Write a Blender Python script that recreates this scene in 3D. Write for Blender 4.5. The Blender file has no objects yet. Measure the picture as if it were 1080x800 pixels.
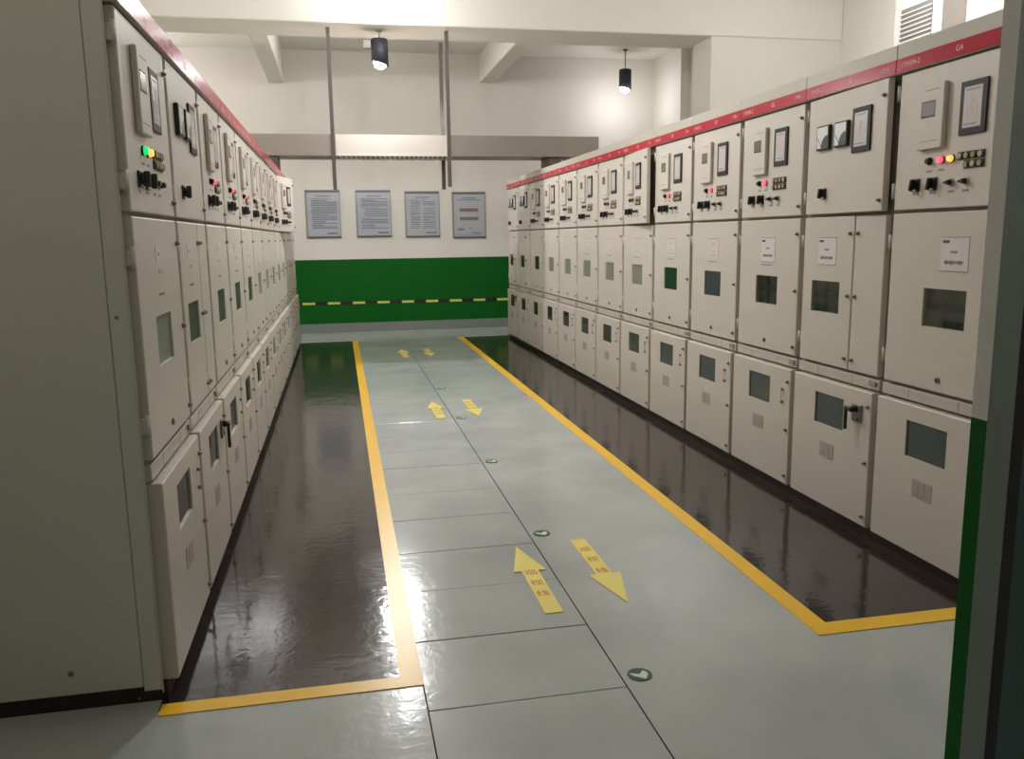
import bpy, bmesh, math, random
from mathutils import Vector, Matrix
random.seed(7)
C = bpy.context.scene.collection
R = math.radians

# ------------------------------------------------------------------ measured layout (metres)
FPX, YAW, PITCH, ROLL, CAM_H = 884.88, .1999, .1683, -.0142, 1.5074
XL, XR = -.6143, 2.5182            # front planes of the two cabinet rows
W = .7535                          # cabinet pitch
Y_FAR, Y_NEAR = 12.587, 2.776      # ends of the rows
YB, ZC = 14.0, 4.4                 # back wall, ceiling
N = 13

# ------------------------------------------------------------------ materials
def lin(c):
    out = []
    for v in c:
        v /= 255.0
        out.append(v/12.92 if v <= .04045 else ((v+.055)/1.055)**2.4)
    return (*out, 1)
MATS = {}
def mat(name, rgb, rough=.5, metal=0.0, spec=.5, var=.04, vscale=3.0, bump=0.0, bscale=40.0, emit=None, es=0.0, coat=0.0):
    m = bpy.data.materials.new(name); m.use_nodes = True
    nt = m.node_tree; b = nt.nodes['Principled BSDF']
    tc = nt.nodes.new('ShaderNodeTexCoord')
    no = nt.nodes.new('ShaderNodeTexNoise'); no.inputs['Scale'].default_value = vscale; no.inputs['Detail'].default_value = 4
    nt.links.new(tc.outputs['Object'], no.inputs['Vector'])
    mx = nt.nodes.new('ShaderNodeMix'); mx.data_type = 'RGBA'
    c = lin(rgb)
    mx.inputs['A'].default_value = (c[0]*(1-var), c[1]*(1-var), c[2]*(1-var), 1)
    mx.inputs['B'].default_value = (min(1, c[0]*(1+var)), min(1, c[1]*(1+var)), min(1, c[2]*(1+var)), 1)
    nt.links.new(no.outputs['Fac'], mx.inputs['Factor'])
    nt.links.new(mx.outputs['Result'], b.inputs['Base Color'])
    b.inputs['Roughness'].default_value = rough
    b.inputs['Metallic'].default_value = metal
    b.inputs['Specular IOR Level'].default_value = spec
    b.inputs['Coat Weight'].default_value = coat
    b.inputs['Coat Roughness'].default_value = .08
    if bump:
        n2 = nt.nodes.new('ShaderNodeTexNoise'); n2.inputs['Scale'].default_value = bscale; n2.inputs['Detail'].default_value = 3
        nt.links.new(tc.outputs['Object'], n2.inputs['Vector'])
        bp = nt.nodes.new('ShaderNodeBump'); bp.inputs['Strength'].default_value = bump; bp.inputs['Distance'].default_value = .01
        nt.links.new(n2.outputs['Fac'], bp.inputs['Height'])
        nt.links.new(bp.outputs['Normal'], b.inputs['Normal'])
    if emit:
        b.inputs['Emission Color'].default_value = lin(emit)
        b.inputs['Emission Strength'].default_value = es
    MATS[name] = m
    return m
mat('cabinet_paint', (192, 184, 172), .42, var=.025, vscale=1.6, bump=.03, bscale=90)
mat('door_paint', (204, 196, 184), .38, var=.025, vscale=1.3, bump=.03, bscale=80)
mat('side_panel_paint', (212, 209, 195), .55, var=.03, vscale=1.5)
mat('gap_steel', (150, 138, 122), .55, var=.12, vscale=6)
mat('plinth_dark', (48, 28, 26), .45, var=.2, vscale=5)
mat('lintel_grey', (186, 180, 166), .25, spec=.3, var=.03)
mat('lintel_red', (176, 30, 50), .2, spec=.2, var=.05)
mat('letter_white', (238, 170, 176), .4)
mat('glass_green_reflection', (38, 66, 44), .12, var=.1)  # green reflection painted into the pane colour
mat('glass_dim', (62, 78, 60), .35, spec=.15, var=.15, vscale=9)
mat('glass_grey_reflection', (142, 140, 128), .1, var=.15, vscale=14)  # pale reflection of the facing cabinets put into the pane colour
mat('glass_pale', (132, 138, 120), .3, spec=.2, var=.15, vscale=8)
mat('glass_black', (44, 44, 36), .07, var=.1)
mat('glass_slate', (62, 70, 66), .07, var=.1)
mat('breaker_dark', (58, 64, 55), .5, var=.2)
mat('breaker_black', (16, 18, 16), .5)
mat('black_plastic', (22, 20, 19), .4)
mat('frame_dark', (42, 36, 33), .5, spec=.3, var=.08)
mat('dial_white', (222, 226, 222), .25)
mat('dial_dark', (52, 54, 50), .3)
mat('screen_white', (202, 195, 192), .25, var=.05, vscale=20)
mat('diagram_pink', (202, 172, 174), .5)
mat('lcd_grey', (112, 108, 100), .2)
mat('chrome', (190, 186, 178), .25, metal=1)
mat('latch_metal', (136, 128, 118), .4, metal=.35)
mat('paper', (216, 207, 204), .7, var=.02)
mat('paper_faint', (208, 199, 190), .6, var=.02)
mat('ink', (96, 86, 92), .8)
mat('ink_soft', (150, 138, 142), .8)
mat('label_grey', (178, 170, 158), .5, var=.12, vscale=60)
mat('hinge_white', (206, 200, 188), .4)
mat('lamp_green_off', (30, 42, 34), .25)
mat('lamp_black', (26, 26, 26), .25)
mat('lamp_red_off', (120, 60, 60), .25)
mat('lamp_green_on', (20, 190, 110), .3, emit=(20, 220, 120), es=1.1)
mat('lamp_red_on', (255, 90, 110), .3, emit=(255, 80, 104), es=1.5)
mat('lamp_amber_on', (255, 170, 80), .3, emit=(255, 160, 70), es=1.8)
mat('button_olive', (150, 136, 98), .35, var=.2, vscale=40)
mat('button_dark', (54, 48, 38), .4)
mat('wall_white', (222, 216, 207), .75, var=.015, vscale=.8, bump=.05, bscale=60)
mat('ceiling_white', (226, 222, 212), .8, var=.015, vscale=.7)
mat('wall_green', (0, 88, 16), .6, spec=.2, var=.04, vscale=1.5)
mat('skirting_grey', (122, 128, 120), .4, var=.05)
mat('marking_yellow', (252, 198, 44), .3, var=.05, vscale=8)
mat('arrow_yellow', (244, 226, 118), .32, var=.04, vscale=8)
mat('arrow_red', (186, 96, 34), .5)
mat('disc_green', (34, 78, 56), .35)
mat('disc_white', (214, 224, 214), .35)
mat('seam_dark', (46, 48, 46), .7)
mat('tape_black', (20, 34, 14), .4)
mat('tape_yellow', (206, 206, 112), .4)
mat('galvanised', (150, 142, 132), .42, metal=.55, var=.08, vscale=5)
mat('galvanised_bright', (228, 220, 210), .3, metal=.1, var=.04, vscale=4)
mat('strut_grey', (92, 84, 76), .5, metal=.2, var=.08)
mat('poster_sheet', (176, 178, 184), .3, var=.03, vscale=6)
mat('poster_frame', (150, 150, 148), .35, metal=.4)
mat('poster_edge', (92, 98, 98), .4)
mat('poster_ink', (112, 118, 128), .6)
mat('poster_blue', (120, 138, 146), .6)
mat('poster_brown', (136, 112, 104), .6)
mat('lamp_shell', (38, 38, 46), .6, var=.06)
mat('lamp_box', (120, 114, 106), .5)
mat('lamp_lens', (250, 250, 255), .3, emit=(244, 244, 255), es=22)
mat('louvre_white', (214, 208, 202), .5)
mat('louvre_dark', (120, 116, 112), .6)
mat('door_frame_grey', (118, 128, 118), .5, var=.05)
mat('door_leaf_teal', (44, 74, 70), .45, var=.1)
mat('gap_shade_black', (8, 10, 9), .6)

def floor_mat(name, rgb, rough, wave, streak, var):
    m = bpy.data.materials.new(name); m.use_nodes = True
    nt = m.node_tree; b = nt.nodes['Principled BSDF']; L = nt.links.new
    tc = nt.nodes.new('ShaderNodeTexCoord')
    geo = nt.nodes.new('ShaderNodeNewGeometry')
    n1 = nt.nodes.new('ShaderNodeTexNoise'); n1.inputs['Scale'].default_value = 1.7; n1.inputs['Detail'].default_value = 6
    L(geo.outputs['Position'], n1.inputs['Vector'])
    c = lin(rgb)
    rp = nt.nodes.new('ShaderNodeValToRGB')
    rp.color_ramp.elements[0].position = .33; rp.color_ramp.elements[1].position = .62
    rp.color_ramp.elements[0].color = (c[0]*(1-var), c[1]*(1-var), c[2]*(1-var), 1)
    rp.color_ramp.elements[1].color = (c[0]*(1+var*.5), c[1]*(1+var*.5), c[2]*(1+var*.5), 1)
    L(n1.outputs['Fac'], rp.inputs['Fac']); L(rp.outputs['Color'], b.inputs['Base Color'])
    b.inputs['Roughness'].default_value = rough
    b.inputs['Specular IOR Level'].default_value = .6
    # slow waviness of a rolled epoxy coat, plus short brush ripples
    n2 = nt.nodes.new('ShaderNodeTexNoise'); n2.inputs['Scale'].default_value = 3.2; n2.inputs['Detail'].default_value = 1.5
    L(geo.outputs['Position'], n2.inputs['Vector'])
    mp = nt.nodes.new('ShaderNodeMapping'); mp.inputs['Scale'].default_value = (4.0, 14.0, 1)
    L(geo.outputs['Position'], mp.inputs['Vector'])
    n3 = nt.nodes.new('ShaderNodeTexNoise'); n3.inputs['Scale'].default_value = 1.6; n3.inputs['Detail'].default_value = 2
    L(mp.outputs['Vector'], n3.inputs['Vector'])
    ad = nt.nodes.new('ShaderNodeMath'); ad.operation = 'MULTIPLY_ADD'; ad.inputs[1].default_value = streak
    L(n3.outputs['Fac'], ad.inputs[0]); L(n2.outputs['Fac'], ad.inputs[2])
    n4 = nt.nodes.new('ShaderNodeTexNoise'); n4.inputs['Scale'].default_value = 26; n4.inputs['Detail'].default_value = 3; n4.inputs['Distortion'].default_value = .6
    L(geo.outputs['Position'], n4.inputs['Vector'])
    a2 = nt.nodes.new('ShaderNodeMath'); a2.operation = 'MULTIPLY_ADD'; a2.inputs[1].default_value = .33
    L(n4.outputs['Fac'], a2.inputs[0]); L(ad.outputs['Value'], a2.inputs[2])
    bp = nt.nodes.new('ShaderNodeBump'); bp.inputs['Strength'].default_value = wave; bp.inputs['Distance'].default_value = .02
    L(a2.outputs['Value'], bp.inputs['Height']); L(bp.outputs['Normal'], b.inputs['Normal'])
    MATS[name] = m
floor_mat('floor_epoxy', (178, 184, 181), .15, .10, .16, .12)
floor_mat('floor_brown', (54, 46, 43), .10, .12, .20, .18)

def glass_tinted():
    m = bpy.data.materials.new('glass_tinted'); m.use_nodes = True
    nt = m.node_tree; nt.nodes.remove(nt.nodes['Principled BSDF'])
    out = nt.nodes['Material Output']
    tr = nt.nodes.new('ShaderNodeBsdfTransparent'); tr.inputs['Color'].default_value = lin((224, 232, 224))
    gl = nt.nodes.new('ShaderNodeBsdfGlossy'); gl.inputs['Roughness'].default_value = .06
    mx = nt.nodes.new('ShaderNodeMixShader')
    mx.inputs[0].default_value = .07; nt.links.new(tr.outputs[0], mx.inputs[1]); nt.links.new(gl.outputs[0], mx.inputs[2])
    nt.links.new(mx.outputs[0], out.inputs['Surface'])
    MATS['glass_tinted'] = m
glass_tinted()

# ------------------------------------------------------------------ mesh builder
class MB:
    def __init__(s): s.bm = bmesh.new(); s.mats = []
    def mi(s, m):
        if m not in s.mats: s.mats.append(m)
        return s.mats.index(m)
    def _set(s, faces, m, smooth=False):
        i = s.mi(m)
        for f in faces: f.material_index = i; f.smooth = smooth
    def box(s, x0, x1, y0, y1, z0, z1, m, bev=0.0, rot=None, at=None):
        x0, x1 = min(x0, x1), max(x0, x1); y0, y1 = min(y0, y1), max(y0, y1); z0, z1 = min(z0, z1), max(z0, z1)
        v = [s.bm.verts.new((x, y, z)) for x in (x0, x1) for y in (y0, y1) for z in (z0, z1)]
        q = [(0, 1, 3, 2), (4, 6, 7, 5), (0, 4, 5, 1), (2, 3, 7, 6), (0, 2, 6, 4), (1, 5, 7, 3)]
        fs = [s.bm.faces.new([v[i] for i in k]) for k in q]
        s._set(fs, m)
        if bev:
            es = list({e for f in fs for e in f.edges})
            r = bmesh.ops.bevel(s.bm, geom=es, offset=bev, segments=1, affect='EDGES', profile=.5)
            s._set(r['faces'], m)
            v = list({w for f in r['faces'] for w in f.verts} | {w for w in v if w.is_valid})
        if rot is not None:
            bmesh.ops.transform(s.bm, matrix=Matrix.Translation(at) @ rot @ Matrix.Translation(-Vector(at)), verts=[w for w in v if w.is_valid])
        return s
    def cyl(s, c, r, d, axis, m, r2=None, seg=20, smooth=True, cap=None):
        """cylinder from c along axis (vector) length d"""
        ax = Vector(axis).normalized(); r2 = r if r2 is None else r2
        t = ax.orthogonal().normalized(); b = ax.cross(t)
        A = []; B = []
        for k in range(seg):
            a = 2*math.pi*k/seg; o = t*math.cos(a)+b*math.sin(a)
            A.append(s.bm.verts.new(Vector(c)+o*r)); B.append(s.bm.verts.new(Vector(c)+ax*d+o*r2))
        fs = [s.bm.faces.new((A[k], A[(k+1) % seg], B[(k+1) % seg], B[k])) for k in range(seg)]
        s._set(fs, m, smooth)
        f1 = s.bm.faces.new(list(reversed(A))); f2 = s.bm.faces.new(B)
        s._set([f1], m); s._set([f2], cap or m)
        return s
    def tube(s, c, ro, ri, d, axis, m, seg=28):
        """open tube with a wall"""
        ax = Vector(axis).normalized(); t = ax.orthogonal().normalized(); b = ax.cross(t)
        rings = []
        for off, r in ((0, ro), (d, ro), (d, ri), (0, ri)):
            rings.append([s.bm.verts.new(Vector(c)+ax*off+(t*math.cos(2*math.pi*k/seg)+b*math.sin(2*math.pi*k/seg))*r) for k in range(seg)])
        for i in range(4):
            P, Q = rings[i], rings[(i+1) % 4]
            s._set([s.bm.faces.new((P[k], P[(k+1) % seg], Q[(k+1) % seg], Q[k])) for k in range(seg)], m, i in (0, 2))
        return s
    def poly(s, pts, m):
        f = s.bm.faces.new([s.bm.verts.new(p) for p in pts]); s._set([f], m); return s
    def prism(s, pts2, z0, z1, m, side=None):
        """flat outline in xy between z0 and z1"""
        lo = [s.bm.verts.new((x, y, z0)) for x, y in pts2]; hi = [s.bm.verts.new((x, y, z1)) for x, y in pts2]
        n = len(pts2)
        s._set([s.bm.faces.new(hi), s.bm.faces.new(list(reversed(lo)))], m)
        s._set([s.bm.faces.new((lo[i], lo[(i+1) % n], hi[(i+1) % n], hi[i])) for i in range(n)], side or m)
        return s
    def slab_hole(s, u0, u1, z0, z1, y0, y1, h, m, c=.004):
        """door leaf: front face at y0 (towards the viewer), back at y1, optional window opening h=(hu0,hu1,hz0,hz1)"""
        def ring(a0, a1, b0, b1, y): return [s.bm.verts.new(p) for p in ((a0, y, b0), (a1, y, b0), (a1, y, b1), (a0, y, b1))]
        fo = ring(u0+c, u1-c, z0+c, z1-c, y0); fm = ring(u0, u1, z0, z1, y0+c); bo = ring(u0, u1, z0, z1, y1)
        fs = []
        for k in range(4):
            j = (k+1) % 4
            fs += [s.bm.faces.new((fo[k], fm[k], fm[j], fo[j])), s.bm.faces.new((fm[k], bo[k], bo[j], fm[j]))]
        if h:
            fi = ring(*h, y0); bi = ring(*h, y1)
            for k in range(4):
                j = (k+1) % 4
                fs += [s.bm.faces.new((fo[k], fo[j], fi[j], fi[k])), s.bm.faces.new((fi[k], fi[j], bi[j], bi[k])), s.bm.faces.new((bo[j], bo[k], bi[k], bi[j]))]
        else:
            fs += [s.bm.faces.new(fo), s.bm.faces.new(list(reversed(bo)))]
        s._set(fs, m)
        return s
    def text(s, body, size, M, m):
        """filled lettering laid on the plane of matrix M (x right, y up), centred"""
        cu = bpy.data.curves.new('lettering', 'FONT'); cu.body = body; cu.size = size
        cu.align_x = 'CENTER'; cu.align_y = 'CENTER'; cu.resolution_u = 2
        o = bpy.data.objects.new('lettering', cu); C.objects.link(o)
        bpy.context.view_layer.update()
        dg = bpy.context.evaluated_depsgraph_get()
        me = bpy.data.meshes.new_from_object(o.evaluated_get(dg))
        me.transform(M)
        old = set(s.bm.faces); s.bm.from_mesh(me)
        s._set([q for q in s.bm.faces if q not in old], m)
        bpy.data.objects.remove(o); bpy.data.curves.remove(cu); bpy.data.meshes.remove(me)
        return s
    def mesh(s, name):
        me = bpy.data.meshes.new(name)
        bmesh.ops.recalc_face_normals(s.bm, faces=[f for f in s.bm.faces])
        s.bm.to_mesh(me); s.bm.free()
        for m in s.mats: me.materials.append(MATS[m])
        return me
    def build(s, name, parent=None, loc=(0, 0, 0)): return obj(name, s.mesh(name), parent, loc)

def obj(name, me, parent=None, loc=(0, 0, 0), rz=0):
    o = bpy.data.objects.new(name, me); C.objects.link(o)
    o.location = loc; o.rotation_euler = (0, 0, rz)
    if parent: o.parent = parent
    return o
def tag(o, label, cat, group=None):
    o['label'] = label; o['category'] = cat
    if group: o['group'] = group
    return o
def thing(name, label, cat, loc=(0, 0, 0), rz=0, group=None): return tag(obj(name, None, None, loc, rz), label, cat, group)
def struct(mb, name):
    o = mb.build(name); o['kind'] = 'structure'; return o

# ------------------------------------------------------------------ the setting
Y_FRONT = 1.231          # room side of the wall the doorway is in
GX0, GX1, GY0, GY1 = .213, .893, 2.03, 12.70      # cable trench under the cover plates
f = MB()
for x0, x1, y0, y1 in ((-3.7, GX0, -2.5, YB+.15), (GX1, 6.6, -2.5, YB+.15), (GX0, GX1, -2.5, GY0), (GX0, GX1, GY1, YB+.15)):
    f.poly([(x0, y0, 0), (x1, y0, 0), (x1, y1, 0), (x0, y1, 0)], 'floor_epoxy')
f.poly([(GX0, GY0, -.06), (GX1, GY0, -.06), (GX1, GY1, -.06), (GX0, GY1, -.06)], 'seam_dark')
for a, b in (((GX0, GY0), (GX1, GY0)), ((GX1, GY0), (GX1, GY1)), ((GX1, GY1), (GX0, GY1)), ((GX0, GY1), (GX0, GY0))):
    f.poly([(*a, 0), (*b, 0), (*b, -.06), (*a, -.06)], 'seam_dark')
struct(f, 'floor')
YE = 12.75               # far end of the painted zones
struct(MB().box(XL-.03, .16, 2.70, YE, 0, .002, 'floor_brown'), 'floor_brown_strip_left')
struct(MB().box(1.79, XR+.03, 2.73, YE, 0, .002, 'floor_brown'), 'floor_brown_strip_right')

c = MB().box(-3.7, 6.6, Y_FRONT-.2, YB+.15, ZC, ZC+.15, 'ceiling_white'); struct(c, 'ceiling')
b = MB()
b.box(-3.7, 6.5, YB, YB+.15, 1.185, ZC, 'wall_white')
b.box(-3.7, 6.5, YB, YB+.15, 0, 1.185, 'wall_green')
struct(b, 'wall_back')
struct(MB().box(-3.6, 5.4, YB-.012, YB, 0, .15, 'skirting_grey', .002), 'baseboard_back')
struct(MB().box(-3.75, -3.6, Y_FRONT-.2, YB, 0, ZC, 'wall_white'), 'wall_left')
w = MB(); w.box(6.38, 6.53, Y_FRONT-.2, 10.7, 0, ZC, 'wall_white'); w.box(5.5, 6.5, 10.7, YB, 0, ZC, 'wall_white')
w.box(5.35, 5.5, 12.84, YB, 0, ZC, 'wall_white'); w.box(4.62, 6.5, 10.15, 10.7, 0, ZC, 'wall_white')
struct(w, 'wall_right')
# front wall with the doorway the picture is taken through
DX = 1.058
w = MB()
for z0, z1, m in ((0, 1.19, 'wall_green'), (1.19, ZC, 'wall_white')):
    w.box(DX, 6.4, 1.02, Y_FRONT, z0, z1, m); w.box(-3.7, -.85, 1.02, Y_FRONT, z0, z1, m)
w.box(-.85, DX, 1.02, Y_FRONT, 2.45, ZC, 'wall_white')
struct(w, 'wall_front')
d = MB(); d.box(DX-.0016, DX+.01, 1.137, 1.193, 0, 2.45, 'door_frame_grey', .0006)
d.box(DX-.001, DX+.01, 1.113, 1.137, 0, 2.45, 'gap_shade_black'); d.box(DX-.0016, DX+.01, 1.0, 1.113, 0, 2.45, 'door_leaf_teal', .0006)  # black strip paints the shade in the gap beside the door leaf
struct(d, 'door_1')
# beams
struct(MB().box(-3.6, 6.38, 10.12, 10.85, 3.9, ZC, 'ceiling_white', .012), 'trim_1')
struct(MB().box(-.93, -.70, 10.85, YB, 3.9, ZC, 'ceiling_white', .008), 'trim_2')
struct(MB().box(2.37, 2.62, 10.85, YB, 3.97, ZC, 'ceiling_white', .008), 'trim_3')

# trench cover plates
cov_y = [2.03, 2.502, 2.978, 3.44, 3.898, 4.385, 4.86, 5.45, 5.89, 6.37, 6.847]
while cov_y[-1] < 12.2: cov_y.append(cov_y[-1]+.4878)
cov_y[-1] = GY1
ordn = ['nearest', 'second', 'third', 'fourth', 'fifth', 'sixth', 'seventh', 'eighth', 'ninth', 'tenth', 'eleventh', 'twelfth', 'thirteenth',
        'fourteenth', 'fifteenth', 'sixteenth', 'seventeenth', 'eighteenth', 'nineteenth', 'twentieth', 'twenty-first', 'twenty-second', 'twenty-third', 'twenty-fourth']
for i in range(len(cov_y)-1):
    y0, y1 = cov_y[i]+.0022+.0011*(i % 3), cov_y[i+1]-.0022
    o = MB().box(GX0+.004, GX1-.004, y0, y1, -.03, 0, 'floor_epoxy', .0012).build('trench_cover')
    dz = random.uniform(-.0008, .0008); o.location.z = dz
    lab = ('nearest grey cover plate of the walkway, cut by the bottom edge of the photo' if i == 0 else
           'farthest grey cover plate of the walkway, close to the green wall' if i == len(cov_y)-2 else
           'grey painted cover plate in the walkway, %s from the near end' % ordn[i])
    tag(o, lab, 'floor cover', 'grey cover plates over the cable trench')

# floor markings
def marking(name, label, pts_list, m='marking_yellow', z=.0035):
    mb = MB()
    for p in pts_list: mb.prism(p, .0, z, m)
    return tag(mb.build(name), label, 'floor marking')
def rect(x0, x1, y0, y1): return [(x0, y0), (x1, y0), (x1, y1), (x0, y1)]
marking('boundary_line', 'yellow L-shaped floor line around the brown strip before the left cabinets',
        [[(XL-.025, 2.665), (.217, 2.665), (.23, YE), (.148, YE), (.140, 2.735), (XL-.025, 2.735)]])
marking('boundary_line', 'yellow L-shaped floor line around the brown strip before the right cabinets',
        [[(XR+.02, 2.685), (XR+.02, 2.775), (1.800, 2.775), (1.825, YE), (1.742, YE), (1.718, 2.685)]])
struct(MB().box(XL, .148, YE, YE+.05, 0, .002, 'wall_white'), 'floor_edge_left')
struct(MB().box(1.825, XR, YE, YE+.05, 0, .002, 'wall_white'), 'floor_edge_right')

def flat(x, y, z=.0042): return Matrix.Translation((x, y, z))
def arrow(x, y, up, label):
    mb = MB(); s = 1 if up else -1; L = .755
    pts = [(-.039, -L/2), (.039, -L/2), (.039, L/2-.31), (.076, L/2-.31), (0, L/2), (-.076, L/2-.31), (-.039, L/2-.31)]
    pts = [(px*s, py*s) for px, py in pts]
    mb.prism(pts, 0, .003, 'arrow_yellow')
    ys = (.045, -.075, -.19) if up else (.235, .105, -.035)
    for ch, yy in zip('巡视线', ys): mb.text(ch, .062, flat(0, yy, .0036), 'arrow_red')
    o = mb.build('floor_arrow', None, (x, y, .0008)); return tag(o, label, 'floor arrow', 'yellow patrol arrows on the walkway')
for k, (nm) in enumerate(('nearest', 'middle', 'farthest')):
    arrow(.79, 3.48+3.83*k, True, '%s of the yellow floor arrows that point away towards the green wall' % nm)
    arrow(1.11+.005*k, 3.505+3.81*k, False, '%s of the yellow floor arrows that point back towards the viewer' % nm)
for k in range(7):
    mb = MB(); r = .043
    mb.prism([(r*math.cos(t*math.pi/16), r*math.sin(t*math.pi/16)) for t in range(32)], 0, .003, 'disc_green')
    pts = [(-.80, .34), (-.62, -.12), (.25, -.80), (.68, -.1), (.62, .3), (.40, .50), (.0, -.02)]
    mb.prism([(px*r, py*r) for px, py in pts], .003, .0036, 'disc_white')
    o = mb.build('floor_sticker', None, (.958, 2.565+1.451*k, 0))
    nm = ['nearest', 'second', 'third', 'fourth', 'fifth', 'sixth', 'farthest'][k]
    tag(o, 'round green floor sticker with a white tick, %s along the walkway' % nm if k else
        'nearest round green floor sticker with a white tick, beside the walkway seam', 'floor sticker', 'round green stickers along the walkway')

# ------------------------------------------------------------------ switchgear cabinets (local x right, y into the cabinet, z up)
U0, U1 = .025, .729           # door edges
CF = .034                     # carcass front
ZU0, ZU1, ZM0, ZM1, ZL0, ZL1 = 1.602, 2.197, .815, 1.586, .058, .736
LOWY = -.022                  # the lower door stands proud
MESH = {}
def shared(key, fn):
    if key not in MESH: MESH[key] = fn()
    return MESH[key]
def boxmesh(name, *a, **k): return shared((name, a), lambda: MB().box(*a, **k).mesh(name))

def m_carcass(top=2.33):
    mb = MB()
    mb.box(0, W, CF, 1.42, .055, top, 'cabinet_paint')
    mb.box(.001, W-.001, CF-.003, CF, .056, 2.2, 'gap_steel')           # steel posts seen in the gaps
    mb.box(.012, W-.012, .006, CF-.003, ZL1+.012, ZM0-.016, 'cabinet_paint', .002)   # rail between lower and middle door
    mb.box(.2, .2035, .0052, .006, ZL1+.014, ZM0-.018, 'gap_steel'); mb.box(.52, .5235, .0052, .006, ZL1+.014, ZM0-.018, 'gap_steel')
    mb.box(W-.085, W-.03, -.004, .006, ZL1+.03, ZM0-.024, 'gap_steel', .002)
    return mb.mesh('carcass')
def m_lintel(num, txt, top=2.331):
    mb = MB()
    mb.box(.0015, W-.0015, -.012, CF, 2.203, top, 'lintel_grey', .002)
    mb.box(.0015, W-.0015, -.0145, -.012, 2.206, 2.268 if top > 2.3 else top-.003, 'lintel_red', .001)
    FM = lambda u, z: Matrix.Translation((u, -.0152, z)) @ Matrix.Rotation(R(90), 4, 'X')
    mb.text(num, .034, FM(.10, 2.236), 'letter_white')
    mb.text('G%d' % txt, .034, FM(.40, 2.236), 'letter_white')
    mb.text('1YH', .034, FM(.67, 2.236), 'letter_white')
    return mb.mesh('lintel')
def m_relay():
    mb = MB()
    mb.box(.18, .338, -.021, .0, 1.852, 2.122, 'door_paint', .004)
    mb.box(.205, .287, -.0225, -.021, 1.990, 2.048, 'lcd_grey', .001); mb.box(.205, .287, -.0222, -.021, 1.985, 1.990, 'frame_dark')
    mb.box(.205, .287, -.0222, -.021, 2.048, 2.052, 'frame_dark'); mb.box(.202, .205, -.0222, -.021, 1.985, 2.052, 'frame_dark')
    mb.box(.22, .31, -.0216, -.021, 2.095, 2.098, 'ink_soft'); mb.box(.20, .31, -.0216, -.021, 1.885, 1.888, 'ink_soft')
    return mb.mesh('protection_relay')
def m_display(x0, x1, near):
    mb = MB(); z0, z1 = 1.889, 2.099
    mb.box(x0, x1, -.009, 0, z0, z1, 'frame_dark', .002)
    a, b = x0+.023, x1-.025; p, q = z0+.027, z1-.024
    mb.box(a, b, -.0098, -.009, p, q, 'screen_white')
    u = (a+b)/2; y0, y1 = -.0103, -.0098
    mb.box(u-.002, u+.002, y0, y1, p+.045, q-.03, 'diagram_pink'); mb.box(u-.026, u+.026, y0, y1, p+.075, p+.079, 'diagram_pink')
    for k in (-.026, .026): mb.box(u+k-.002, u+k+.002, y0, y1, p+.035, p+.078, 'diagram_pink')
    mb.cyl((u, y1, p+.105), .010, .0006, (0, -1, 0), 'diagram_pink', seg=12, smooth=False)
    mb.box(u-.012, u+.022, y0, y1, q-.05, q-.046, 'diagram_pink')
    mb.box(a+.012, b-.014, y0, y1, q-.014, q-.009, 'ink_soft'); mb.box(a+.006, b-.02, y0, y1, p+.010, p+.016, 'ink_soft')
    return mb.mesh('mimic_display')
def m_meter():
    mb = MB()
    mb.box(-.062, .062, -.018, 0, -.062, .062, 'black_plastic', .004)
    mb.box(-.052, .050, -.0188, -.018, -.052, .054, 'dial_white')
    for k in range(7):          # dark quarter with the pointer pivot
        a0, a1 = R(90+k*90/7), R(90+(k+1)*90/7)
        mb.poly([(.050, -.0190, -.052), (.050+.062*math.cos(a0), -.0190, -.052+.062*math.sin(a0)), (.050+.062*math.cos(a1), -.0190, -.052+.062*math.sin(a1))], 'dial_dark')
    mb.box(-.002, .002, -.0194, -.0188, -.042, .046, 'dial_dark', rot=Matrix.Rotation(R(-38), 4, 'Y'), at=(.04, 0, -.042))
    return mb.mesh('dial_meter')
def m_lamp(m):
    mb = MB(); mb.cyl((0, 0, 0), .0165, .006, (0, -1, 0), 'black_plastic', seg=18); mb.cyl((0, -.006, 0), .0145, .014, (0, -1, 0), m, r2=.011, seg=18)
    return mb.mesh('indicator_lamp')
def m_button(m):
    mb = MB(); mb.box(-.0185, .0185, -.005, 0, -.0165, .0165, 'button_dark', .002); mb.cyl((0, -.005, 0), .0115, .008, (0, -1, 0), m, seg=12)
    return mb.mesh('push_button')
def m_knob(big):
    mb = MB()
    if big:
        mb.box(-.026, .026, -.007, 0, -.028, .028, 'black_plastic', .003)
        mb.box(-.016, .016, -.0076, -.007, -.025, -.015, 'chrome')
        mb.cyl((0, -.006, .002), .020, .010, (0, -1, 0), 'black_plastic')
        mb.box(-.007, .007, -.034, -.014, -.024, .026, 'black_plastic', .003, rot=Matrix.Rotation(R(12), 4, 'Y'), at=(0, 0, .002))
    else:
        mb.cyl((0, 0, 0), .017, .006, (0, -1, 0), 'label_grey', seg=16); mb.cyl((0, -.006, 0), .012, .018, (0, -1, 0), 'black_plastic', r2=.009, seg=14)
        mb.box(-.022, .006, -.026, -.018, -.005, .005, 'black_plastic', .002)
    return mb.mesh('rotary_switch' if big else 'selector_switch')
def m_latch():
    mb = MB(); mb.cyl((0, 0, 0), .0095, .008, (0, -1, 0), 'latch_metal', seg=14); mb.cyl((0, -.008, 0), .006, .007, (0, -1, 0), 'latch_metal', seg=10)
    mb.box(-.013, .002, -.012, -.007, -.0035, .0035, 'latch_metal', .001)
    return mb.mesh('latch')
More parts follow.
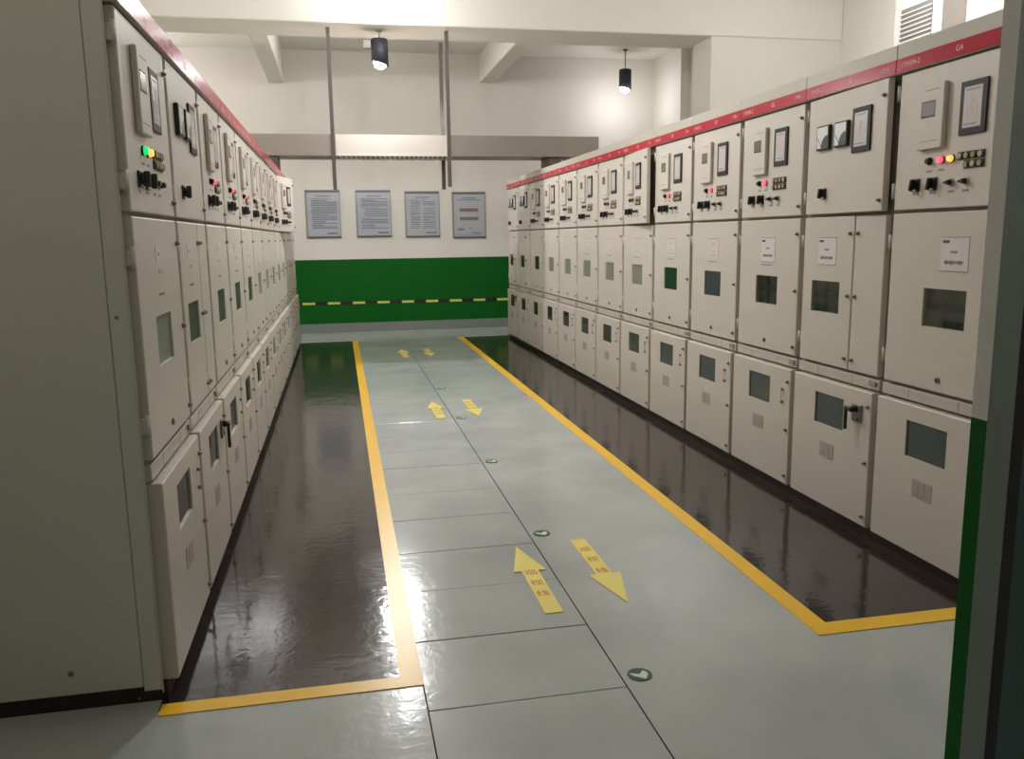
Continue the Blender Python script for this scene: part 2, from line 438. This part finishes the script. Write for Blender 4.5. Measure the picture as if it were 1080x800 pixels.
def m_lock():
    mb = MB(); mb.cyl((0, 0, 0), .013, .006, (0, -1, 0), 'latch_metal', seg=16); mb.cyl((0, -.006, 0), .006, .001, (0, -1, 0), 'breaker_black', seg=10)
    mb.box(-.003, .003, -.007, -.006, -.012, 0, 'breaker_black')
    return mb.mesh('lock')
def m_hinge():
    mb = MB(); mb.box(-.009, .009, -.004, .02, -.026, .026, 'hinge_white', .003); mb.cyl((-.004, -.004, -.034), .007, .068, (0, 0, 1), 'hinge_white', seg=10)
    return mb.mesh('hinge')
def m_paper(kind):
    mb = MB()
    if kind == 'small':
        mb.box(-.062, .055, -.0018, 0, .028, .084, 'paper'); mb.box(-.03, -.008, -.0024, -.0018, .05, .06, 'ink_soft'); return mb.mesh('paper_notice')
    if kind == 'faint':
        mb.box(-.08, .08, -.0016, 0, -.07, .07, 'paper_faint')
        for z, a in ((.066, .075), (.03, .03), (-.02, .03), (-.045, .05)): mb.box(-a, a*.8, -.0022, -.0016, z-.002, z+.002, 'ink_soft')
        return mb.mesh('paper_notice')
    mb.box(-.082, .082, -.0018, 0, -.072, .072, 'paper')
    y0, y1 = -.0024, -.0018
    mb.box(-.072, -.032, y0, y1, .046, .058, 'ink'); mb.box(-.024, .018, y0, y1, .004, .014, 'ink_soft'); mb.box(-.058, .056, y0, y1, -.040, -.028, 'ink_soft')
    for k in (-.05, -.02, .03): mb.box(k, k+.012, y0, y1, -.044, -.026, 'ink_soft')
    mb.box(-.082, .082, y0, y1, .0685, .072, 'ink_soft'); mb.box(-.082, .082, y0, y1, -.072, -.069, 'ink_soft')
    return mb.mesh('paper_notice')
def m_marks():
    mb = MB()
    for u in (.17, .28, .39, .475): mb.box(u-.018, u+.018, -.0012, 0, 1.664, 1.674, 'ink_soft')
    for u in (.25, .325): mb.box(u-.018, u+.018, -.0012, 0, 1.757, 1.765, 'ink_soft')
    return mb.mesh('switch_labels')
def m_vent():
    mb = MB(); mb.box(.303, .433, -.0022, 0, .326, .408, 'label_grey', .0008)
    for k in range(5): mb.box(.31, .426, -.003, -.0022, .337+k*.014, .340+k*.014, 'ink_soft')
    mb.box(.345, .348, -.003, -.0022, .33, .404, 'ink_soft'); mb.box(.388, .391, -.003, -.0022, .33, .404, 'ink_soft')
    return mb.mesh('rating_plate')
def m_pull():
    mb = MB(); mb.cyl((.652, 0, .612), .008, .012, (0, -1, 0), 'latch_metal', seg=12); mb.cyl((.652, 0, .538), .008, .012, (0, -1, 0), 'latch_metal', seg=12)
    mb.box(.649, .655, -.014, -.009, .538, .612, 'hinge_white', .002); return mb.mesh('pull_handle')
def m_lever():
    mb = MB(); mb.box(.585, .662, -.010, 0, .575, .665, 'latch_metal', .003)
    mb.cyl((.622, -.010, .640), .015, .030, (0, -1, 0), 'black_plastic', seg=16)
    mb.box(.572, .630, -.046, -.032, .630, .652, 'black_plastic', .004); mb.box(.570, .592, -.046, -.032, .53, .650, 'black_plastic', .005)
    mb.cyl((.64, -.010, .59), .006, .004, (0, -1, 0), 'breaker_black', seg=10)
    return mb.mesh('lever_handle')
def m_pane(m, h, y): return MB().box(h[0]-.004, h[1]+.004, y+.008, y+.013, h[2]-.004, h[3]+.004, m).mesh('window_pane')
def m_inside(h):
    mb = MB(); a, b, p, q = h; w_, t_ = b-a, q-p; y = CF-.0035
    mb.box(a-.01, b+.01, y-.003, y, p-.01, q+.01, 'breaker_dark')
    mb.box(a, b, y-.010, y-.003, p+.44*t_, p+.60*t_, 'breaker_black', .002); mb.box(a+.34*w_, a+.44*w_, y-.012, y-.003, p, q, 'breaker_black', .002)
    mb.cyl((a+.4*w_, y-.003, p+.74*t_), .02, .012, (0, -1, 0), 'breaker_black', seg=14); mb.box(a+.72*w_, a+.95*w_, y-.014, y-.003, p, p+.24*t_, 'breaker_black', .003)
    return mb.mesh('breaker_front')
def m_door(u0, u1, z0, z1, y0, y1, h): return MB().slab_hole(u0, u1, z0, z1, y0, y1, h, 'door_paint').mesh('door')

HW = {'relay': (.243, .500, 1.088, 1.256), 'near': (.265, .526, 1.094, 1.261), 'meter': (.118, .378, 1.089, 1.254)}
HL = (.238, .502, .498, .664)

def cabinet(row, i, cfg, label):
    """i counts from the doorway"""
    if row == 'R': loc, rz = (XR, Y_NEAR+(i+1)*W+.0055, 0), R(-90)
    else: loc, rz = (XL, Y_NEAR+i*W, 0), R(90)
    root = thing('switchgear_cabinet', label, 'electrical cabinet', loc, rz, 'switchgear cabinets of the %s row' % ('right' if row == 'R' else 'left'))
    kind = cfg.get('kind', 'relay')
    P = lambda name, me, par, l=(0, 0, 0): obj(name, me, par, l)
    top = 2.331 if row == 'R' else 2.286
    P('carcass', shared(('carcass', top), lambda: m_carcass(top-.001)), root)
    P('plinth', boxmesh('plinth', .0, W, .012, 1.40, 0, .055, 'plinth_dark'), root)
    P('lintel', m_lintel('1YH%02d-2' % cfg['no'], cfg['no'], top), root)
    # upper (instrument) door, hinged on its left edge
    ud = P('upper_door', shared('ud', lambda: m_door(0, U1-U0, ZU0, ZU1, 0, CF-.004, None)), root, (U0, 0, 0))
    ud.rotation_euler.z = -R(cfg.get('ajar', 0))
    sh = (-U0, 0, 0)
    if kind == 'relay':
        P('protection_relay', shared('relay', m_relay), ud, sh)
        P('mimic_display', shared('disp', lambda: m_display(.418, .566, 0)), ud, sh)
        for u, mm in zip((.25, .325, .385), cfg.get('lamps', ('lamp_black', 'lamp_red_off'))):
            P('indicator_lamp', shared(mm, lambda: m_lamp(mm)), ud, (u-U0, 0, 1.803))
        for r_ in range(2):
            for k in range(4):
                if cfg.get('fan') and r_ == 1 and k == 0: continue
                mm = 'button_olive' if (k+r_) % 3 else 'label_grey'
                P('push_button', shared('b'+mm, lambda: m_button(mm)), ud, (.424+.0385*k-U0+(.012 if cfg.get('fan') else 0), 0, 1.808-.036*r_))
        for k, u in enumerate((.17, .28, .39, .475)):
            P('rotary_switch' if k < 2 else 'selector_switch', shared(('knob', k < 2), lambda: m_knob(k < 2)), ud, (u-U0, 0, 1.706))
        P('switch_labels', shared('marks', m_marks), ud, sh)
    else:
        for u in (.197, .366): P('dial_meter', shared('meter', m_meter), ud, (u-U0, 0, 1.991))
        P('mimic_display', shared('disp_m', lambda: m_display(.455, .611, 0)), ud, sh)
        P('rotary_switch', shared(('knob', True), lambda: m_knob(True)), ud, (.205-U0, 0, 1.707))
    L_ = shared('latch', m_latch); H_ = shared('hinge', m_hinge)
    for z in (2.125, 1.653): P('latch', L_, ud, (.704-U0, 0, z))
    for z in (2.12, 1.69): P('hinge', H_, ud, (-.013, .008, z))
    # middle (breaker) door
    h = HW['meter' if kind == 'meter' else ('near' if cfg.get('near') else 'relay')]
    gm = cfg.get('glass', 'glass_black')
    if kind == 'meter':
        md = P('middle_door', shared('mdm', lambda: m_door(U0, .482, ZM0, ZM1, 0, CF-.004, h)), root)
        nd = P('narrow_door', shared('mdn', lambda: m_door(.490, U1, ZM0, ZM1, 0, CF-.004, None)), root)
        for z in (1.5, 1.188, .869): P('latch', L_, md, (.455, 0, z)); P('latch', L_, nd, (.517, 0, z))
    else:
        md = P('middle_door', shared('md%s' % (h,), lambda: m_door(U0, U1, ZM0, ZM1, 0, CF-.004, h)), root)
        for z in (1.5, 1.182, .864): P('latch', L_, md, (.704, 0, z))
        P('lock', shared('lock', m_lock), md, (.372 if not cfg.get('near') else .392, 0, .869))
    for z in (1.46, .93): P('hinge', H_, md, (.012, .008, z))
    pane = P('window_pane', shared(('pane', h, gm), lambda: m_pane(gm, h, 0)), md)
    P('breaker_front', shared(('in', h), lambda: m_inside(h)), root)
    if cfg.get('paper', True):
        pk = 'small' if row == 'L' else ('full' if i < 3 else 'faint')
        pu = .44 if cfg.get('near') else (.252 if kind == 'meter' else .378)
        P('paper_notice', shared('paper'+pk, lambda: m_paper(pk)), md, (pu, 0, 1.41))
        if kind == 'relay' and not cfg.get('near') and row == 'R': P('label_strip', boxmesh('label_strip', .30, .43, -.0014, 0, 1.318, 1.324, 'ink_soft'), md)
        if row == 'L':
            P('label_strip', boxmesh('label_strip', -.03, .03, -.0014, 0, -.012, .0, 'label_grey'), md, (pu, 0, 1.41)); P('label_strip', boxmesh('label_strip', -.05, .04, -.0014, 0, -.086, -.080, 'ink'), md, (pu, 0, 1.41))
    # lower (cable) door
    ld = P('lower_door', shared('ld', lambda: m_door(U0-.004, U1+.002, ZL0, ZL1, LOWY, CF-.004, HL)), root)
    P('window_pane', shared(('lp', cfg.get('lglass', 'glass_black')), lambda: m_pane(cfg.get('lglass', 'glass_black'), HL, LOWY)), ld)
    P('rating_plate', shared('vent', m_vent), ld, (0, LOWY, 0))
    for z in (.663, .381, .107): P('latch', L_, ld, (.705, LOWY, z))
    if cfg.get('lever'): P('lever_handle', shared('lever', m_lever), ld, (0, LOWY, 0))
    elif not cfg.get('near'): P('pull_handle', shared('pull', m_pull), ld, (0, LOWY, 0))
    if cfg.get('side'):       # the end wall that faces the doorway
        mb = MB(); mb.box(-.012, 0, .085, 1.42, .055, top, 'side_panel_paint', .003)
        mb.cyl((-.012, .30, .13), .009, .004, (-1, 0, 0), 'latch_metal', seg=12); mb.cyl((-.012, .062, 1.28), .006, .003, (-1, 0, 0), 'latch_metal', seg=10)
        mb.cyl((-.014, .10, .02), .004, .002, (-1, 0, 0), 'latch_metal', seg=8)
        P('side_panel', mb.mesh('side_panel'), root)
        mb = MB(); mb.box(-.012, 0, .026, .083, .04, top, 'side_panel_paint', .002); mb.box(-.0135, -.008, .0225, .026, .03, top, 'hinge_white')
        P('corner_post', mb.mesh('corner_post'), root)
        P('end_plinth', MB().box(-.006, 0, .03, 1.40, 0, .054, 'plinth_dark').mesh('end_plinth'), root)
    return root

RED = ('lamp_black', 'lamp_red_on'); OFF = ('lamp_black', 'lamp_red_off')
right = [   # from the doorway
 (dict(near=True, lamps=('lamp_green_off', 'lamp_red_on', 'lamp_amber_on'), fan=True, glass='glass_tinted', lglass='glass_slate'),
  'nearest cabinet of the right row, grey, red and amber lamps lit'),
 (dict(kind='meter', ajar=2.2, glass='glass_tinted', lglass='glass_slate', lever=True),
  'second right-row cabinet from the doorway, with two square dial meters and black lever handle'),
 (dict(lamps=RED, glass='glass_tinted', lglass='glass_slate'), 'third right-row cabinet from the doorway, grey with red lamp, beside the one with two meters'),
 (dict(lamps=RED, glass='glass_slate', lglass='glass_slate'), 'fourth right-row cabinet from the doorway, grey with red lamp and slate-coloured middle window'),
 (dict(lamps=RED, glass='glass_green_reflection', lglass='glass_slate'), 'fifth right-row cabinet from the doorway, with a green reflection in its middle window and red lamp'),
 (dict(ajar=4.5, glass='glass_grey_reflection', lglass='glass_slate'), 'sixth right-row cabinet from the doorway, its upper door ajar with a black gap'),
 (dict(glass='glass_grey_reflection', lglass='glass_black'), 'seventh right-row cabinet from the doorway, grey, just behind the one left ajar'),
 (dict(glass='glass_grey_reflection', paper=True), 'eighth right-row cabinet from the doorway, lamps unlit and middle window pale'),
 (dict(glass='glass_grey_reflection', paper=False), 'ninth right-row cabinet from the doorway, fifth from the back wall, pale middle window'),
 (dict(glass='glass_grey_reflection', paper=False), 'tenth right-row cabinet from the doorway, the last with a pale middle window'),
 (dict(glass='glass_black', paper=False), 'third right-row cabinet from the back wall, dark middle window and row of black switches'),
 (dict(kind='meter', glass='glass_black', paper=False), 'second right-row cabinet from the back wall, with small meters and one switch'),
 (dict(kind='meter', glass='glass_green_reflection', paper=False, lever=True), 'farthest cabinet of the right row, standing at the end next to the green wall'),
]
left = [
 (dict(lamps=('lamp_green_on', 'lamp_amber_on'), glass='glass_pale', side=True, lglass='glass_black'),
  'nearest cabinet of the left row, plain end wall facing the viewer, green lamp lit'),
 (dict(kind='meter', glass='glass_dim', lever=True), 'second left-row cabinet from the doorway, with two square dial meters and a lever handle'),
 (dict(lamps=RED, glass='glass_dim'), 'third left-row cabinet from the doorway, red lamp lit, beside the one with meters'),
 (dict(lamps=RED, glass='glass_dim'), 'fourth left-row cabinet from the doorway, the middle of the three showing red lamps'),
 (dict(lamps=RED, glass='glass_dim'), 'fifth left-row cabinet from the doorway, farthest of the three showing red lamps'),
 (dict(glass='glass_pale'), 'sixth left-row cabinet from the doorway, lamps unlit, pale middle window'),
 (dict(glass='glass_pale'), 'seventh left-row cabinet from the doorway, lamps unlit, pale middle window'),
 (dict(glass='glass_slate', paper=False), 'eighth left-row cabinet from the doorway, second before the swung-out upper door'),
 (dict(glass='glass_slate', paper=False), 'ninth left-row cabinet from the doorway, just before the swung-out upper door'),
 (dict(ajar=11.0, glass='glass_slate', paper=False), 'far left-row cabinet whose upper instrument door is swung out into the aisle'),
 (dict(glass='glass_slate', paper=False), 'third left-row cabinet from the back wall, mostly hidden behind a swung-out door'),
 (dict(kind='meter', glass='glass_slate', paper=False), 'second left-row cabinet from the back wall'),
 (dict(kind='meter', glass='glass_slate', paper=False), 'farthest cabinet of the left row, its edge against the green wall'),
]
for i, (cfg, lab) in enumerate(right): cfg['no'] = 4+i; cabinet('R', i, cfg, lab)
for i, (cfg, lab) in enumerate(left): cfg['no'] = 20+i; cabinet('L', i, cfg, lab)

# ------------------------------------------------------------------ busbar bridge hung from the beam
br = thing('busbar_bridge', 'long grey metal busbar bridge hung across the aisle above both cabinet rows', 'busbar duct', (0, 0, 2.33))
BY0, BY1, BZ0, BZ1 = 10.38, 10.92, 2.478, 2.722
def duct(x0, x1, m):
    mb = MB(); z0, z1 = BZ0-2.33, BZ1-2.33
    mb.box(x0, x1, BY0, BY0+.006, z0, z1, m); mb.box(x0, x1, BY1-.006, BY1, z0, z1, m); mb.box(x0, x1, BY0+.006, BY1-.006, z1-.006, z1, m)
    mb.box(x0, x1, BY0-.006, BY0, z0-.002, z0+.006, m, .001)
    return mb
for x0, x1 in ((-1.9, .03), (1.392, 3.25)):
    mb = duct(x0, x1, 'galvanised'); mb.box(x0, x1, BY0+.006, BY1-.006, BZ0-2.33, BZ0-2.324, 'galvanised')
    mb.box(x0, x0+.006, BY0+.006, BY1-.006, BZ0-2.324, BZ1-2.336, 'galvanised'); mb.box(x1-.006, x1, BY0+.006, BY1-.006, BZ0-2.324, BZ1-2.336, 'galvanised')
    mb.build('side_duct', br)
mb = duct(.032, 1.39, 'galvanised_bright')
for k in range(23):          # slotted underside
    xx = .055+k*.058
    mb.box(xx, xx+.030, BY0+.01, BY1-.01, BZ0-2.33, BZ0-2.326, 'galvanised_bright', rot=Matrix.Rotation(R(-6), 4, 'Z'), at=(xx, BY0, 0))
mb.box(.034, 1.388, BY0+.01, BY1-.01, BZ0-2.31, BZ0-2.306, 'galvanised')
mb.build('slotted_duct', br)
for x in (0.0, 1.365):
    for y in (BY0-.045, BY1+.005):
        mb = MB(); z0, z1 = 2.115-2.33, 3.9-2.33
        mb.box(x-.022, x+.022, y, y+.006, z0, z1, 'strut_grey'); mb.box(x-.022, x-.017, y+.006, y+.04, z0, z1, 'strut_grey'); mb.box(x+.017, x+.022, y+.006, y+.04, z0, z1, 'strut_grey')
        mb.build('hanger', br)
for x in (2.63, -.78, -1.75, 3.1):
    MB().box(x, x+.14, BY0+.03, BY1-.03, .002 if x > 0 else -.043, BZ0-2.331, 'strut_grey', .003).build('support_foot', br)

# ------------------------------------------------------------------ posters and tape on the back wall
def poster(x0, x1, z0, z1, kind, label):
    root = thing('wall_poster', label, 'poster', ((x0+x1)/2, YB, z0), 0, 'notice boards on the back wall')
    hw, hh = (x1-x0)/2, z1-z0
    mb = MB(); fy = -.022
    mb.box(-hw, hw, fy, 0, 0, hh, 'poster_frame', .003); mb.box(-hw+.012, hw-.008, fy-.003, fy, hh-.042, hh-.012, 'poster_edge'); mb.box(-hw+.02, hw-.006, fy-.003, fy, .004, .026, 'poster_edge')
    mb.build('frame', root)
    mb = MB(); y0, y1 = fy-.005, fy-.001
    mb.box(-hw+.03, hw-.014, y1-.001, fy, .028, hh-.045, 'poster_sheet')
    rnd = random.Random(kind); a, b = -hw+.075, hw-.05
    y1 = fy-.002
    mb.box(-.11, .12, y0, y1, hh-.108, hh-.094, 'poster_ink')
    if kind < 4:
        z = hh-.15; k = 0
        while z > .13:
            e = b if rnd.random() > .3 else a+(b-a)*rnd.uniform(.4, .8)
            st = a+(.02 if k % 4 else 0)+(.05 if kind == 2 and .3 < z < .45 else 0)
            if kind == 3:
                mb.box(st, st+.16, y0, y1, z, z+.010, 'poster_ink' if k % 3 else 'poster_blue'); mb.box(st+.2, e-.02, y0, y1, z, z+.009, 'poster_ink')
            else: mb.box(st, e, y0, y1, z, z+.012, 'poster_ink' if k % 5 else 'poster_blue')
            z -= rnd.choice((.024, .026, .034)); k += 1
        mb.box(b-.17, b, y0, y1, .062, .084, 'poster_ink')
    else:
        mb.box(-.2, .2, y0, y1, hh-.14, hh-.128, 'poster_ink')
        for z in (.43, .29):
            mb.box(-.155, .155, y0, y1, z, z+.055, 'poster_brown', .001)
        mb.box(.145, .15, y0, y1, .345, .43, 'poster_brown'); mb.box(-.19, -.09, y0, y1, .13, .16, 'poster_ink'); mb.box(.0, .06, y0, y1, .16, .17, 'poster_ink'); mb.box(.04, .19, y0, y1, .075, .09, 'poster_ink')
        mb.box(-.22, .22, y0, y1, .05, .055, 'poster_ink')
    mb.build('printed_sheet', root)
poster(-.478, .066, 1.53, 2.288, 1, 'leftmost of the four notice boards, dense lines of text above the green wall band')
poster(.308, .872, 1.533, 2.285, 2, 'second notice board from the left, short indented paragraph, right of the metal hanger')
poster(1.093, 1.660, 1.522, 2.262, 3, 'third notice board from the left, text in two columns')
poster(1.868, 2.425, 1.496, 2.250, 4, 'rightmost notice board, with two brown bars joined by a line')
t = MB(); X0, X1 = -.75, 3.6
dz = -.0045
mb = MB()
def tz(x): return .483+dz*(x+.62)
def tape_quad(x0, x1, h, y, m):
    mb.poly([(x0, y, tz(x0)-h), (x1, y, tz(x1)-h), (x1, y, tz(x1)+h), (x0, y, tz(x0)+h)], m)
vs = [(X0, tz(X0)), (X1, tz(X1))]
mb.box(X0, X1, YB-.003, YB, .483-.028, .483+.028, 'tape_black', rot=Matrix.Rotation(-math.atan(dz), 4, 'Y'), at=(-.62, YB, .483))
x = -.605
while x < X1:
    mb.box(x, x+.2, YB-.0042, YB-.003, .483-.019, .483+.019, 'tape_yellow', rot=Matrix.Rotation(-math.atan(dz), 4, 'Y'), at=(-.62, YB, .483)); x += .4
tag(mb.build('hazard_tape'), 'yellow and black hazard tape running along the green wall band', 'tape')

# ------------------------------------------------------------------ pendant lamps
def pendant(x, y, z_top, z0, z1, label, power, box=False, size=.085, up=0):
    root = thing('pendant_lamp', label, 'ceiling lamp', (x, y, z_top), 0, 'black pendant spot lamps')
    a, b_ = z1-z_top, z0-z_top
    MB().cyl((0, 0, a-.01), .008, -(a-.01), (0, 0, 1), 'lamp_box', seg=10).cyl((0, 0, -.02), .035, .02, (0, 0, 1), 'lamp_box', seg=18).build('rod', root)
    shd = MB().tube((0, 0, b_), .098, .090, a-b_-.01, (0, 0, 1), 'lamp_shell')
    for v in shd.bm.verts:
        if v.co.z < b_+.001: v.co.z += .062*(1-(v.co.x+.098)/.196)
    shd.cyl((0, 0, a-.012), .098, .012, (0, 0, 1), 'lamp_shell', r2=.085, seg=28).cyl((0, 0, b_+.09), .0895, .02, (0, 0, 1), 'lamp_shell', seg=24).build('shade', root)
    l = MB().cyl((0, 0, b_-.022), .055, .10, (0, 0, 1), 'lamp_lens', r2=.088, seg=26)
    bmesh.ops.bevel(l.bm, geom=[e for e in l.bm.edges if all(v.co.z < b_-.02 for v in e.verts)], offset=.02, segments=3, affect='EDGES')
    l.build('lens', root)
    if box: MB().box(-.19, -.10, -.04, .04, a-.11, a-.02, 'lamp_box', .004).build('gear_box', root)
    ld = bpy.data.lights.new('lamp_light', 'SPOT' if box else 'POINT')
    if box: ld.spot_size = R(165); ld.spot_blend = .35
    ld.energy = power; ld.shadow_soft_size = size; ld.color = (.985, .99, 1.0)
    lo = bpy.data.objects.new('lamp_light', ld); C.objects.link(lo); lo.parent = root; lo.location = (0, 0, b_-.02-size-.01)
    return root
pendant(.585, 10.40, 3.9, 3.49, 3.80, 'black pendant lamp under the beam, between the two metal hangers', 170, box=True)
pendant(4.60, 13.30, ZC, 3.77, 4.10, 'black pendant lamp in the far right corner above the right cabinets', 17)
pendant(.60, 9.60, ZC, 4.06, 4.30, 'pendant lamp near the ceiling in front of the beam, out of the picture above', 33)
pendant(.75, 6.10, ZC, 3.80, 4.10, 'pendant lamp over the near half of the aisle, out of the picture above', 165)
pendant(5.20, 7.90, ZC, 3.95, 4.22, 'pendant lamp behind the right row near the louvre, out of the picture above', 60)
pendant(-2.3, 7.0, ZC, 3.80, 4.10, 'pendant lamp behind the left row, out of the picture above', 50)
pendant(.60, 11.60, ZC, 4.20, 4.34, 'added short lamp brightening the far bay, unseen behind the beam', 30)  # unseen lamp, added to brighten the ceiling and upper wall of the far bay
pendant(-3.3, 12.6, ZC, 3.80, 4.10, 'added unseen pendant lamp brightening the far bay, behind the left row', 70)  # added out of sight to lift the light in the far bay

# ------------------------------------------------------------------ louvre vent on the right wall
lv = thing('wall_louvre', 'white louvred vent box high on the right wall above the cabinets', 'vent', (6.38, 8.33, 3.2))
mb = MB(); mb.box(-.28, -.001, -.40, .36, 0, ZC-3.2-.002, 'louvre_white', .006); mb.build('housing', lv)
mb = MB(); mb.box(-.284, -.28, -.26, .24, .22, .66, 'louvre_dark')
mb.build('backing', lv)
for k in range(9):
    MB().box(-.312, -.284, -.26, .24, .222+k*.048, .232+k*.048, 'louvre_white', rot=Matrix.Rotation(R(-32), 4, 'Y'), at=(-.284, 0, .227+k*.048)).build('blade', lv)

# ------------------------------------------------------------------ world, camera, view
wd = bpy.data.worlds.new('World'); bpy.context.scene.world = wd; wd.use_nodes = True
wd.node_tree.nodes['Background'].inputs['Color'].default_value = (.55, .62, .58, 1)
wd.node_tree.nodes['Background'].inputs['Strength'].default_value = .22
cam = bpy.data.cameras.new('Camera'); co = bpy.data.objects.new('Camera', cam); C.objects.link(co)
cam.sensor_fit = 'HORIZONTAL'; cam.sensor_width = 36; cam.lens = FPX*36/1080; cam.clip_start = .02
cy, sy, cp, sp = math.cos(YAW), math.sin(YAW), math.cos(PITCH), math.sin(PITCH)
fwd = Vector((sy*cp, cy*cp, -sp)); rt = Vector((cy, -sy, 0)); up = rt.cross(fwd)
cr, sr = math.cos(ROLL), math.sin(ROLL)
r2 = rt*cr+up*sr; u2 = -rt*sr+up*cr
M = Matrix((r2, u2, -fwd)).transposed().to_4x4(); M.translation = (0, 0, CAM_H)
co.matrix_world = M
sc = bpy.context.scene; sc.camera = co
sc.view_settings.view_transform = 'Standard'; sc.view_settings.look = 'None'
sc.view_settings.exposure = 0.0; sc.view_settings.gamma = 1.0; sc.view_settings.use_curve_mapping = False
